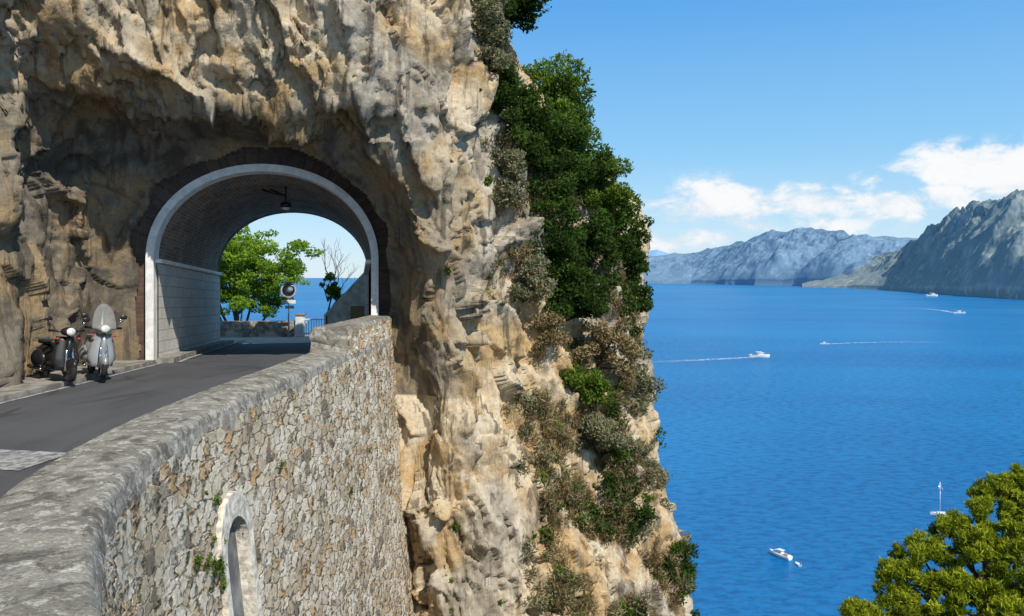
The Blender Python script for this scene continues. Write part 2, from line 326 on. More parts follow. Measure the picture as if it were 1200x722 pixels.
for i in range(len(names)-1):
    n0=names[i]; ln=np.linalg.norm(CP[6][i+1]-CP[6][i])
    step=dense if n0 in 'BCDEFGHI' else (0.14 if n0 in 'J' else 0.35)
    k=max(2,int(ln/step)); ss+= [i+j/k for j in range(k)]
ss.append(len(names)-1-1e-6); ss=np.array(ss)
zz=np.concatenate([np.arange(-103,-40,3.0),np.arange(-40,-12,0.7),np.arange(-12,9.3,dense),np.arange(9.3,15.01,0.4)])
zw=np.interp(zz,zs,np.arange(len(zs)))
G=np.zeros((len(zz),len(ss),3))
si=ss.astype(int); st_=ss-si; nn=len(names)
rows=[]
for l in range(len(LV)):
    P=CP[l]; g=lambda k: P[np.clip(k,0,nn-1)]
    rows.append(cr(g(si-1),g(si),g(si+1),g(si+2),st_[:,None]))
rows=np.array(rows)
for r,w in enumerate(zw):
    i=min(int(w),len(LV)-2); f=w-i; f=f*f*(3-2*f)*0.5+f*0.5
    G[r,:,:2]=rows[i]*(1-f)+rows[i+1]*f; G[r,:,2]=zz[r]
du=np.gradient(G,axis=1); dv=np.gradient(G,axis=0)
N=np.cross(du,dv); N/=np.linalg.norm(N,axis=2,keepdims=True)+1e-9
NR,NC=G.shape[:2]
cav=np.zeros((NR,NC)); D=np.zeros((NR,NC)); shade_tone=np.zeros((NR,NC))
fr=noise.fractal; vo=noise.voronoi; rm=noise.ridged_multi_fractal; cv_=noise.cell_vector
keep=np.ones((NR,NC),bool)
def facet(p,s,tilt):
    ds,pts=vo(p*s); c=pts[0]; h=cv_(c*53.7)-V((0.5,0.5,0.5)); h2=cv_(c*31.3+V((9,9,9)))
    return (p*s-c).dot(h)*tilt+(h2.x-0.5)*0.45, ds[1]-ds[0]
for r in range(NR):
    for c in range(NC):
        x,y,z=G[r,c]
        pp=V((x,y,z))
        w1=fr(pp*0.5,0.9,2.0,2); w2=fr(pp*0.5+V((7,7,7)),0.9,2.0,2)
        p=V((x+w1*0.4+z*0.28,y+w2*0.4,z*0.36+w1*0.25))
        a=fr(p*0.30,0.9,2.0,2)
        f1,e1=facet(p,0.70,2.5); f2,e2=facet(p+V((3,3,3)),1.8,2.5); f3,e3=facet(p,4.6,2.4)
        b=rm(V((x*0.9+z*0.30,y*0.9,z*0.20)),0.95,2.1,5,0.9,1.8)
        b2=rm(V((x*0.45-z*0.1+9,y*0.45,z*0.35)),1.0,2.1,3,0.9,1.8)
        f=fr(pp*4.0,0.8,2.2,3)
        d=a*0.5+f1*0.48+f2*0.24+f3*0.08-(b-1.0)*0.19-(b2-1.0)*0.27+f*0.030
        k=1
        if z>-3.2:
            A_,B_,H_,K_=tuncoord(x,y,z)
            if -2.0<B_<TL+3:
                if K_<2.2: k=0.15+0.85*max(0,(K_-0.5)/1.7)
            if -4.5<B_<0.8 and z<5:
                shade_tone[r,c]=max(0,min(1,(3.4-K_)/2.2))*max(0,min(1,(B_+3.6)/2.0))  # painted shade around the portal, under the overhang
        if z<-12: k=2.0
        if x<-9.5 and z<0.8: k*=0.6
        if x<-9.3 and z<5: shade_tone[r,c]=max(shade_tone[r,c],0.95*max(0,min(1,(5.4-z)/2)))  # left wall painted as if shaded, easing off upward
        if x<-7.5: shade_tone[r,c]=max(shade_tone[r,c],0.40*max(0,min(1,(-7.8-x)/2.5)))  # weaker darkening toward the left
        D[r,c]=d*k
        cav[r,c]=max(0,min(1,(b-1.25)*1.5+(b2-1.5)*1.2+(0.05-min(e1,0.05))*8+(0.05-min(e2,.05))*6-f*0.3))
GD=G+N*D[:,:,None]
m_=(GD[:,:,0]>-9.9)&(GD[:,:,0]<-8)&(GD[:,:,2]<1.5)&(GD[:,:,1]<19.3)&(GD[:,:,2]>-3)&(GD[:,:,1]>2); GD[:,:,0]=np.where(m_,-9.9,GD[:,:,0])
for r in range(NR):
    if not(-3.4<zz[r]<3.9): continue
    for c in range(NC):
        A_,B_,H_,K_=tuncoord(*GD[r,c])
        if -1.8<B_<TL+3 and K_<0.42+0.16*noise.noise(V((A_*0.9,H_*0.9,0))*1.5): keep[r,c]=False
fl=GD.reshape(-1,3); keep=keep.reshape(-1)
idx=np.arange(NR*NC).reshape(NR,NC)
q=np.stack([idx[:-1,:-1],idx[:-1,1:],idx[1:,1:],idx[1:,:-1]],-1).reshape(-1,4)
q=q[keep[q].all(1)]
def fastmesh(name,verts,quads,mat,parent=None,smooth=True,attrs=None,col=None,k=4):
    me=bpy.data.meshes.new(name); nv=len(verts); nf=len(quads)
    me.vertices.add(nv); me.vertices.foreach_set('co',np.asarray(verts,np.float32).ravel())
    me.loops.add(nf*k); me.loops.foreach_set('vertex_index',np.asarray(quads,np.int32).ravel())
    me.polygons.add(nf); me.polygons.foreach_set('loop_start',np.arange(0,nf*k,k,dtype=np.int32))
    me.polygons.foreach_set('loop_total',np.full(nf,k,np.int32))
    me.update(calc_edges=True)
    if smooth: me.polygons.foreach_set('use_smooth',np.ones(nf,bool))
    for an,av in (attrs or {}).items():
        a=me.attributes.new(an,'FLOAT','POINT'); a.data.foreach_set('value',np.asarray(av,np.float32).ravel())
    if col is not None:
        a=me.color_attributes.new('Col','FLOAT_COLOR','POINT'); a.data.foreach_set('color',np.asarray(col,np.float32).ravel())
    me.materials.append(mat)
    return link(bpy.data.objects.new(name,me),parent)
cliff=fastmesh('rock_cliff',fl,q,ROCK,attrs=dict(cav=cav,shade_tone=shade_tone))
# ---------------------------------------------------------------- tunnel
TUN=empty('road_tunnel')
def sweep(name,pr,bs,mats,sel,parent):
    vs=[];fs=[];mi=[];uv=[]
    arc=[0]
    for i in range(1,len(pr)): arc.append(arc[-1]+math.dist(pr[i],pr[i-1]))
    for b in bs:
        for i,(a,h) in enumerate(pr): vs.append(tpt(a,b,tz(b)+h)); uv.append((b,arc[i]))
    n=len(pr)
    for j in range(len(bs)-1):
        for i in range(n-1):
            fs.append((j*n+i,j*n+i+1,(j+1)*n+i+1,(j+1)*n+i)); mi.append(sel((pr[i][1]+pr[i+1][1])/2))
    return mobj(name,vs,fs,None,parent,False,mats,mi,uv)
bs=[i*TL/12 for i in range(13)]
P0=prof(0.0,hwd=-0.07,base=-0.3)
sweep('lining',P0,bs,[WBLOCK,BRICK],lambda h:0 if h<SPR-0.02 else 1,TUN)
def ring(name,e0,e1,b0,b1,mat,parent,base=-0.2):
    A=prof(e0,base=base); B=prof(e1,base=base); n=len(A); vs=[];fs=[];uv=[];arc=0
    for i in range(n):
        if i: arc+=math.dist(B[i],B[i-1])
        for (p,b,u) in ((A[i],b0,0),(B[i],b0,e1-e0),(B[i],b1,e1-e0+b1-b0),(A[i],b1,-(b1-b0))):
            vs.append(tpt(p[0],b,tz(b)+p[1])); uv.append((arc,u))
    for i in range(n-1):
        for k in range(4):
            k2=(k+1)%4; fs.append((i*4+k,i*4+k2,(i+1)*4+k2,(i+1)*4+k))
    return mobj(name,vs,fs,mat,parent,False,uv=uv)
ring('portal_rim',0.0,0.20,-0.22,0.30,WHITE,TUN)
ring('portal_brickwork',0.20,1.3,-0.02,0.8,BRICKR,TUN)
ring('exit_rim',0.0,0.8,TL-0.3,TL+0.25,BRICKR,TUN)
for sgn in (-1,1):
    a=sgn*(HW-0.05)
    vs=[tpt(a-sgn*0.10,b,tz(b)+z) for b in (0,TL) for z in (SPR-0.10,SPR)]+[tpt(a+sgn*0.06,b,tz(b)+z) for b in (0,TL) for z in (SPR-0.10,SPR)]
    mobj('spring_course',vs,[(0,1,3,2),(1,5,7,3),(0,2,6,4),(0,4,5,1)],WHITE,TUN)
LP=empty('tunnel_lamp',tpt(0.3,2.4,2.72-0.1)); LP.rotation_euler=(0,0,math.radians(11))
tubes('bracket',[([(-0.7,0,0.05),(-0.35,0,-0.08),(0,0,-0.12)],0.03),([(0,0,0.2),(0,0,-0.3)],0.025),([(-0.5,0.5,0.1),(0,0,-0.15)],0.03)],BLACK,LP)
ell('shade',(0,0,-0.42),(0.17,0.17,0.11),BLACK,LP); ell('lamp_glass',(0,0,-0.50),(0.12,0.12,0.07),LAMPG,LP)
# ---------------------------------------------------------------- retaining wall and parapet
outer=[(-3.20,22.2),(-3.35,18.5),(-3.46,16.2),(-3.50,13),(-3.52,10.5),(-3.42,8.2),(-3.08,6.2),(-2.45,4.55),(-1.85,3.55),(-1.0,2.75),(0.2,2.2),(2.0,1.9),(5,2.2),(9,3.5),(14,5)]
OC=np.array(outer)
def smoothcurve(P,step):
    out=[]; 
    for i in range(len(P)-1):
        g=lambda k:P[max(0,min(len(P)-1,k))]
        n=max(1,int(np.linalg.norm(P[i+1]-P[i])/step(P[i])))
        for j in range(n): out.append(cr(g(i-1),g(i),g(i+1),g(i+2),j/n))
    out.append(P[-1]); return np.array(out)
oc=smoothcurve(OC,lambda p:0.045 if p[1]>5 or p[0]>3 else 0.03)
tg=np.gradient(oc,axis=0); tg/=np.linalg.norm(tg,axis=1,keepdims=True)
nr=np.stack([-tg[:,1],tg[:,0]],1)
if nr[0][0]<0: nr=-nr
sl=np.concatenate([[0],np.cumsum(np.linalg.norm(np.diff(oc,axis=0),axis=1))])
TH=0.80; ZT=-1.56
prf=[(-TH,-2.7,0),(-TH,-2.2,0),(-TH,-1.95,0),(-TH,-1.75,0)]
for k in range(5):
    a=math.pi/2*k/4; prf.append((-TH+0.09-0.09*math.cos(a),ZT-0.09+0.09*math.sin(a),1))
for k in range(1,13): prf.append((-TH+0.09+(TH-0.18)*k/13,ZT+0.015*math.sin(math.pi*k/13),1))
for k in range(5):
    a=math.pi/2*k/4; prf.append((-0.09+0.09*math.sin(a),ZT-0.09+0.09*math.cos(a),1))
prf.append((0.0,ZT-0.12,1)); 
zc=ZT-0.15
while zc>-11: prf.append((0.11*(ZT-zc),zc,0)); zc-=0.04
while zc>-30: prf.append((0.11*(ZT-zc),zc,0)); zc-=0.8
WIN=(9.15,0.44,-3.28,-5.4)
def inwin(y,z,g=0):
    if abs(y-WIN[0])>WIN[1]+g or z<WIN[3]-g: return False
    if z<=WIN[2]: return True
    return (y-WIN[0])**2+(z-WIN[2])**2<(WIN[1]+g)**2
n=len(prf); pl=[0]
for i in range(1,n): pl.append(pl[-1]+math.dist(prf[i][:2],prf[i-1][:2]))
vs=np.zeros((len(oc),n,3)); uvs=np.zeros((len(oc),n,2))
for j,(o,z,mm) in enumerate(prf):
    vs[:,j,:2]=oc+nr*o; vs[:,j,2]=z; uvs[:,j,0]=sl; uvs[:,j,1]=-pl[j]
fs=[];mi=[]
for i in range(len(oc)-1):
    for j in range(n-1):
        cx=vs[i,j]
        if j>26 and cx[0]<-2 and inwin(cx[1],cx[2]): continue
        a=i*n+j; fs.append((a,a+1,a+n+1,a+n))
        mm=1 if prf[j][2]==1 else 0
        if j>=26 and prf[j][1]>ZT-0.16-0.30*max(0,noise.noise(V((sl[i]*1.3,0,3)))+0.3*noise.noise(V((sl[i]*6,0,5)))): mm=1
        mi.append(mm)
wall=mobj('stone_retaining_wall',vs.reshape(-1,3),fs,None,None,True,[MAS,COP],mi,uvs.reshape(-1,2))
bi=[i for i in range(len(oc)) if oc[i][1]>=16.15]
hh=0.50
bp=[(-TH+0.0,ZT-0.1)]+[(-TH+0.0,ZT-0.1+0.1*k) for k in range(1,6)]+[(-TH+0.06,ZT+hh)]+[(-TH+0.06+(TH-0.12)*k/10,ZT+hh+0.01) for k in range(1,11)]+[(0.0,ZT+hh-0.06)]+[(0.0,ZT+hh-0.06-0.1*k) for k in range(1,6)]+[(0.0,ZT-0.14)]
vs2=[];uv2=[];fs2=[];m2=[];nb=len(bp)
for i in bi:
    for k,(o,z) in enumerate(bp): 
        vs2.append((oc[i][0]+nr[i][0]*(o*1.02+0.008),oc[i][1]+nr[i][1]*o,z)); uv2.append((sl[i],z+o))
for a in range(len(bi)-1):
    for k in range(nb-1): fs2.append((a*nb+k,a*nb+k+1,(a+1)*nb+k+1,(a+1)*nb+k)); m2.append(1 if 5<=k<=16 else 0)
fs2.append(tuple((len(bi)-1)*nb+k for k in range(nb))); m2.append(1); fs2.append(tuple(range(nb))[::-1]); m2.append(1)
mobj('parapet_end_block',vs2,fs2,None,wall,False,[MAS,COP],m2,uv2)
def wx(y,z):
    i=int(np.argmin(np.abs(oc[:,1]-y)+(oc[:,0]>-2)*100)); return oc[i][0]+0.11*(ZT-z)
nA=16
pathp=[(WIN[0]-WIN[1],WIN[3]),(WIN[0]-WIN[1],-4.6),(WIN[0]-WIN[1],-4.0),(WIN[0]-WIN[1],-3.6)]+[(WIN[0]-WIN[1]*math.cos(math.pi*k/nA),WIN[2]+WIN[1]*math.sin(math.pi*k/nA)) for k in range(nA+1)]+[(WIN[0]+WIN[1],-3.6),(WIN[0]+WIN[1],-4.0),(WIN[0]+WIN[1],-4.6),(WIN[0]+WIN[1],WIN[3])]
vs=[];fs=[]
for (y,z) in pathp:
    dy,dz=y-WIN[0],max(0,z-WIN[2]); 
    if dz<1e-6: dn=(math.copysign(1,dy),0); wd=0.13
    else:
        l=math.hypot(dy,dz); dn=(dy/l,dz/l); wd=0.13+0.14*dn[1]
    yo,zo=y+dn[0]*wd,z+dn[1]*wd; yi,zi=y-dn[0]*0.02,z-dn[1]*0.02
    for (yy,z2,off) in ((yi,zi,0.05),(yo,zo,0.05),(yo,zo,-0.12),(yi,zi,-0.30)): vs.append((wx(yy,z2)+off,yy,z2))
for i in range(len(pathp)-1):
    for k in range(4): fs.append((i*4+k,i*4+(k+1)%4,(i+1)*4+(k+1)%4,(i+1)*4+k))
mobj('arched_surround',vs,fs,simple('pale_dressed_stone',(0.68,0.63,0.53),0.85,0,0.4,9,0.6),wall)
box('niche_back',(wx(WIN[0],-4)-0.16,WIN[0],-4.1),(0.06,1.1,3.4),simple('grey_shutter',(0.20,0.20,0.20),0.8,0,0.5,3,0.3),wall,rot=(0,math.radians(-6),0))
# ---------------------------------------------------------------- road
inner=oc-nr*(TH-0.05)
road_v=[];road_f=[]
for p in inner[::6]:
    road_v.append((p[0],min(p[1],21.3),ZR)); road_v.append((-11.5,min(p[1],21.3) if p[0]<-2 else -8-p[0]*0.5,ZR))
for i in range(0,len(road_v)-2,2): road_f.append((i,i+1,i+3,i+2))
rd=mobj('road',road_v,road_f,ASP)
b0=[(tpt(-3.3,b,tz(b)),tpt(3.3,b,tz(b))) for b in np.arange(-0.2,TL+0.4,0.5)]
vs=[];fs=[]
for a,b in b0: vs+= [a+V((0,0,0.004)),b+V((0,0,0.004))]
for i in range(len(b0)-1): fs.append((2*i,2*i+1,2*i+3,2*i+2))
mobj('tunnel_carriageway',vs,fs,ASP,rd)
def rz(y): return ZR+SL*max(0,(y-21))
vs=[];fs=[];xs=np.arange(-26,-3.5,1.0);yy=np.arange(30,38,0.5)
for y in yy:
    for x in xs: vs.append((x,y,rz(y)-0.012))
for j in range(len(yy)-1):
    for i in range(len(xs)-1): a=j*len(xs)+i; fs.append((a,a+1,a+len(xs)+1,a+len(xs)))
mobj('terrace_ground',vs,fs,simple('pale_paving',(0.42,0.40,0.36),0.85,0,0.2,1.5))
def strip(name,cl,w,mat,z=0.006,h=0.0,parent=None):
    vs=[];fs=[]
    cl=[V(c) for c in cl]
    for i,c in enumerate(cl):
        t_=(cl[min(i+1,len(cl)-1)]-cl[max(0,i-1)]).normalized(); nn_=V((-t_.y,t_.x,0))*w/2
        zz_=rz(c.y) if c.y>21 else ZR
        l_=c+nn_; r_=c-nn_
        vs+=[(l_.x,l_.y,zz_+z+h),(r_.x,r_.y,zz_+z+h),(l_.x,l_.y,zz_-0.05),(r_.x,r_.y,zz_-0.05)]
    for i in range(len(cl)-1):
        a=i*4;b=a+4
        fs.append((a,a+1,b+1,b))
        if h>0: fs+= [(a,b,b+2,a+2),(a+1,a+3,b+3,b+1)]
    if h>0: fs+=[(0,2,3,1),(len(vs)-4,len(vs)-3,len(vs)-1,len(vs)-2)]
    return mobj(name,vs,fs,mat,parent)
gut=[(-9.45,6,0),(-9.42,11,0),(-9.38,14,0),(-9.36,16,0),(-9.40,18,0),(-9.42,20.15,0)]
strip('kerbside_pavement',[(x-0.55,y,0) for x,y,z in gut],1.25,CONC,0.0,0.09)
strip('edge_line',[(x+0.22,y,0) for x,y,z in gut],0.12,PAINT,0.009,0,rd)
def tl(a,b): p=tpt(a,b,0); return (p.x,p.y,0)
strip('tunnel_kerb',[tl(-2.53,b) for b in np.arange(-0.25,TL+0.5,1.0)],0.42,CONC,0.0,0.12,TUN)
strip('tunnel_edge_line',[tl(-2.2,b) for b in np.arange(-0.2,TL+3,1.0)],0.12,PAINT,0.014,0,rd)
strip('parapet_gutter',[(p[0],p[1],0) for p in (oc-nr*(TH+0.12))[::10] if 3<p[1]<21 and p[0]<0],0.35,CONC,0.007)
mobj('stop_line',[(-9.1,9.55,ZR+0.009),(-5.75,8.95,ZR+0.009),(-5.65,9.85,ZR+0.009),(-9.0,10.5,ZR+0.009)],[(0,1,2,3)],PAINT,rd)
# ---------------------------------------------------------------- foliage generator
def leaves(name,clumps,per,ls,mat,parent=None,shell=0.5,up=0.3,aspect=0.45):
    n=len(clumps); cen=np.array([c[0] for c in clumps],float); rad=np.array([c[1] for c in clumps],float)
    cv=np.array([c[2] for c in clumps],float)
    vol=rad.prod(1)**(2/3); cnt=np.maximum(3,(per*vol/vol.mean()).astype(int)); ii=np.repeat(np.arange(n),cnt); M=len(ii)
    d=rng.normal(size=(M,3)); d/=np.linalg.norm(d,axis=1,keepdims=True)
    r=shell+(1-shell)*rng.random(M)**0.6; r*=1+0.25*rng.normal(size=M)*0.6
    pos=cen[ii]+d*rad[ii]*r[:,None]
    ax=rng.normal(size=(M,3))+d*0.9+np.array([0,0,up]); ax/=np.linalg.norm(ax,axis=1,keepdims=True)
    tmp=rng.normal(size=(M,3)); s=np.cross(ax,tmp); s/=np.linalg.norm(s,axis=1,keepdims=True)
    l=ls*(0.6+0.8*rng.random(M))[:,None]; w=l*aspect
    v=np.stack([pos-ax*l*0.5,pos+s*w*0.5,pos+ax*l*0.5,pos-s*w*0.5],1).reshape(-1,3)
    f=np.arange(M*4).reshape(M,4)
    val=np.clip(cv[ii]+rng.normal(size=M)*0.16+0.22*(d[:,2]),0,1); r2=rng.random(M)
    col=np.stack([val,r2,r2,np.ones(M)],1).repeat(4,0)
    return fastmesh(name,v,f,mat,parent,False,col=col)
def crown(c,R,n,rc,flat=0.75,low=-0.6):
    out=[]
    for i in range(n):
        d=rng.normal(size=3); d/=np.linalg.norm(d)
        if d[2]<low: d[2]*=-1
        k=(0.45+0.65*rng.random())*(1+0.3*noise.noise(V(d)*2.0+V(c)))
        p=np.array(c)+d*np.array(R)*k
        r=rc*(0.6+0.8*rng.random())
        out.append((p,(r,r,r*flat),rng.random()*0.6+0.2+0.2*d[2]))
    return out
LD=mat_leaf('dark_evergreen_leaves',(0.013,0.032,0.009),(0.065,0.115,0.024),0.20)
LB=mat_leaf('bright_leaves',(0.030,0.068,0.010),(0.19,0.28,0.045),0.35)
LG=mat_leaf('greygreen_leaves',(0.10,0.11,0.06),(0.28,0.28,0.17),0.2,(0.34,0.24,0.13))
LDRY=mat_leaf('dry_grass',(0.18,0.12,0.065),(0.38,0.285,0.155),0.2,(0.08,0.10,0.03))
LP_=mat_leaf('pine_needles',(0.060,0.100,0.006),(0.40,0.44,0.035),0.3)
def tree(name,base,c,R,nclump,rc,per,ls,mat,trunkr,flat=0.75,low=-0.6,limbs=9):
    e=empty(name,(0,0,0))
    cl=crown(c,R,nclump,rc,flat,low)
    base=V(base); top=V(c); paths=[]
    mid=base.lerp(top,0.5)+V((random.uniform(-.3,.3),random.uniform(-.3,.3),0))*R[0]*0.3
    paths.append(([base,base.lerp(mid,0.5)+V((0.02,0.03,0)),mid,mid.lerp(top,0.6),top],[trunkr,trunkr*.85,trunkr*.7,trunkr*.5,trunkr*.3]))
    for k in range(limbs):
        q=V(cl[int(k*len(cl)/limbs)][0]); s=mid.lerp(top,random.uniform(-0.1,0.8))
        paths.append(([s,s.lerp(q,0.5)+V((0,0,-0.1*R[2])),q],[trunkr*.45,trunkr*.3,trunkr*.1]))
    tubes('trunk_and_limbs',paths,BARK,e,7)
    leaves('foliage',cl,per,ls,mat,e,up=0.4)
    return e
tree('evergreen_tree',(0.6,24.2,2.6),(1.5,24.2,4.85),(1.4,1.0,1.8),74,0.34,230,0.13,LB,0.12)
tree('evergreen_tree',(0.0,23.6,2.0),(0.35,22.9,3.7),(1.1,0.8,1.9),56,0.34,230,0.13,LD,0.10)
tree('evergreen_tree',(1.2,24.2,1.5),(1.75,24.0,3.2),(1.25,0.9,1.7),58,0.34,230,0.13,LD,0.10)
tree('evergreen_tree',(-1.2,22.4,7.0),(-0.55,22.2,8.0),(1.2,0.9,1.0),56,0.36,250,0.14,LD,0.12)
def shrub(c,R,n,rc,per,ls,mat,name='shrub'):
    e=empty(name); c=np.array(c,float)
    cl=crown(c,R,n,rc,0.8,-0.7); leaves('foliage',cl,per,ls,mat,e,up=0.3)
    b=V(c)+V((-0.3,0.6,-R[2]*0.7))
    tubes('stems',[([b,b.lerp(V(q[0]),0.6)+V((0,0,0.05)),V(q[0])],[0.035,0.02,0.008]) for q in cl[::4]],BARK,e,5)
    return e
shrub((1.0,22.8,1.4),(1.15,0.65,1.5),50,0.32,220,0.12,LD)
shrub((1.75,22.9,-0.5),(0.95,0.6,1.3),44,0.30,220,0.12,LD)
shrub((2.7,24.9,2.7),(1.1,0.7,1.4),44,0.30,220,0.12,LB)
shrub((3.5,25.8,1.6),(0.95,0.8,1.5),44,0.30,200,0.12,LD)
shrub((2.6,24.1,0.7),(0.9,0.6,1.2),36,0.28,210,0.12,LD)
shrub((4.1,26.6,-0.3),(0.6,0.8,1.4),32,0.28,190,0.13,LD)
shrub((2.0,22.8,-3.3),(0.8,0.5,0.6),26,0.26,190,0.11,LB)
shrub((2.9,23.4,-2.2),(0.8,0.5,0.9),32,0.22,190,0.10,LDRY)
shrub((2.55,22.5,-4.7),(0.8,0.45,0.6),32,0.22,220,0.10,LG)
shrub((3.9,24.6,-3.6),(0.65,0.5,1.1),30,0.24,190,0.10,LG)
shrub((3.6,24.0,-5.9),(0.75,0.5,1.0),32,0.24,190,0.10,LG)
shrub((4.4,24.4,-6.9),(0.6,0.5,0.9),28,0.24,190,0.10,LG)
shrub((4.9,23.6,-9.2),(0.7,0.6,1.2),34,0.24,190,0.10,LD)
shrub((3.7,21.5,-10.2),(0.7,0.4,0.35),20,0.2,200,0.09,LB)
shrub((1.0,20.2,-10.1),(0.7,0.4,0.3),16,0.18,160,0.09,LB)
shrub((0.55,21.9,-0.2),(0.6,0.3,0.8),30,0.2,180,0.09,LG)
shrub((1.1,22.2,-1.6),(0.5,0.3,0.6),20,0.2,160,0.09,LDRY)
shrub((-0.5,20.9,6.6),(0.45,0.4,1.3),32,0.24,180,0.1,LG)
shrub((-0.2,21.5,5.0),(0.45,0.4,0.9),24,0.22,180,0.1,LD)
shrub((0.0,21.8,2.6),(0.4,0.35,1.0),24,0.2,180,0.1,LG)
def scatter(name,mat,N_,smin,smax,zmin,zmax,size,per,ls,asp,up,dens_th=0.0):
    cl=[]; tries=0
    ci=np.where((ss>=smin)&(ss<=smax))[0]; ri=np.where((zz>=zmin)&(zz<=zmax))[0]
    while len(cl)<N_ and tries<N_*20:
        tries+=1
        r=random.choice(ri); c=random.choice(ci); p=GD[r,c]
        if noise.noise(V(p)*0.55+V((3,1,7)))<dens_th: continue
        k=size*random.uniform(0.5,1.5); nrm=N[r,c]
        cl.append((p+nrm*k*0.4,(k,k,k*0.9),random.random()))
    return leaves(name,cl,per,ls,mat,None,shell=0.1,up=up,aspect=asp)
iH=names.index('H'); iG=names.index('G')
scatter('dry_grass_tufts',LDRY,620,iH+0.3,iH+2.3,-10,4,0.22,80,0.22,0.10,1.2,0.0)
scatter('cliff_undergrowth',LD,420,iH+0.8,iH+2.4,-12,6,0.23,85,0.11,0.5,0.4,0.08)
scatter('ivy_and_weeds',LB,150,iH+0.3,iH+2.3,-12,-2,0.17,80,0.10,0.5,0.4,0.08)
scatter('ledge_plants',LG,380,iH+0.1,iH+2.2,-12,4,0.20,80,0.12,0.3,0.7,0.0)
scatter('buttress_weeds',LB,26,iG-0.3,iG+1.2,-11,7,0.09,50,0.08,0.5,0.4,0.05)
cl=[]
for i in range(40):
    y=random.choice([random.gauss(7.6,0.5),random.gauss(8.3,0.2),random.gauss(8.3,0.2),random.uniform(6,19)]); z=-2.3-random.random()*3.2
    k=random.uniform(0.02,0.06); cl.append((np.array((wx(y,z)+0.05,y,z)),(k*0.6,k,k*1.6),random.random()*0.6))
leaves('wall_weeds',cl,55,0.035,LB,None,shell=0.1,up=-0.2,aspect=0.5)
# ---------------------------------------------------------------- pines
def pine(name,base,top,pads,trunkr,per,ls,mat,limb_from=0.45):
    e=empty(name); base=V(base); top=V(top); cl=[]; paths=[]
    paths.append(([base,base.lerp(top,0.35)+V((0.3,0.1,0)),base.lerp(top,0.7)+V((-0.1,0.1,0)),top],[trunkr,trunkr*.8,trunkr*.6,trunkr*.25]))
    for (c,R,n) in pads:
        c_=V(c); s=base.lerp(top,random.uniform(limb_from,0.9))
        paths.append(([s,s.lerp(c_,0.5)+V((0,0,-0.3)),c_+V((0,0,-0.1))],[trunkr*.4,trunkr*.25,trunkr*.1]))
        for i in range(n):
            d=rng.normal(size=3); d/=np.linalg.norm(d); d[2]=abs(d[2])*1.15-0.35
            p=np.array(c)+d*np.array(R)*(0.4+0.7*rng.random()); r=0.20*(0.6+0.8*rng.random())
            cl.append((p,(r,r,r*0.85),0.10+0.55*rng.random()+0.35*d[2]))
            if i%5==0: paths.append(([c_,V(p)],[trunkr*.12,0.01]))
    tubes('trunk_and_limbs',paths,BARK,e,7)
    leaves('foliage',cl,per,ls,mat,e,shell=0.2,up=0.9,aspect=0.22)
    return e
pads=[]
for (px,py,y,r) in [(1180,568,30,1.25),(1132,616,29,1.1),(1080,638,28.5,1.0),(1150,640,28,1.3),(1190,630,28,1.3),(1056,664,28,0.85),(1105,680,27.5,1.2),(1165,692,27,1.4),(1046,692,27.5,0.75),(1215,592,29,1.3),(1220,690,27,1.5),(1240,560,31,1.2),(1075,710,27,1.0),(1130,735,26.5,1.4),(1000,713,27,0.5),(1020,716,27,0.6),(1200,755,26,1.5),(1270,640,29,1.8),(1150,590,29.5,0.65),(1195,556,30,0.75),(1110,612,29.2,0.5)]:
    pads.append((((px-600)/900*y,y,(325-py)/900*y-r*0.35),(r,r,r*0.78),int(30*r*r)+8))
pine('stone_pine',(18.0,29.5,-21),(18.2,29,-9.3),pads,0.32,112,0.21,LP_)
# ---------------------------------------------------------------- hillside below
def hz_(x,y): 
    b=-15-0.95*max(0,y-2)
    b+=20*math.exp(-((x-19)**2+(y-27)**2)/80.0)
    return b+1.2*noise.fractal(V((x*0.15,y*0.15,0)),0.8,2,4)
vs=[];fs=[];xs=np.arange(-6,80,1.6);yy=np.arange(1.5,105,1.6)
for y in yy:
    for x in xs: vs.append((x,y,hz_(x,y)))
for j in range(len(yy)-1):
    for i in range(len(xs)-1): a=j*len(xs)+i; fs.append((a,a+1,a+len(xs)+1,a+len(xs)))
mobj('hillside',vs,fs,simple('scrubby_ground',(0.16,0.15,0.08),0.95,0,0.6,0.5,0.5),None,True)
# ---------------------------------------------------------------- beyond the tunnel
def lowwall(name,pts,h,th,mat):
    vs=[];fs=[];uv=[];s=0
    P=[V(p) for p in pts]; dens=[]
    for i in range(len(P)-1):
        n_=int((P[i+1]-P[i]).length/0.1)
        dens+=[P[i].lerp(P[i+1],k/n_) for k in range(n_)]
    dens.append(P[-1]); m=8
    for i,p in enumerate(dens):
        t_=(dens[min(i+1,len(dens)-1)]-dens[max(0,i-1)]).normalized(); nn_=V((-t_.y,t_.x,0))*th/2
        if i: s+=(p-dens[i-1]).length
        z0=rz(p.y)-0.2
        pr_=[(1,z0+(h+0.2)*k/m) for k in range(m+1)]+[(-1,z0+(h+0.2)*(m-k)/m) for k in range(m+1)]
        for q_,(sg,z) in enumerate(pr_): v=p+nn_*sg; vs.append((v.x,v.y,z)); uv.append((s,z+sg*3))
    n_=2*(m+1)
    for i in range(len(dens)-1):
        for k in range(n_-1): a=i*n_+k; fs.append((a,a+1,a+n_+1,a+n_))
    fs.append(tuple(range(n_))); fs.append(tuple((len(dens)-1)*n_+k for k in range(n_)))
    return mobj(name,vs,fs,mat,None,False,uv=uv)
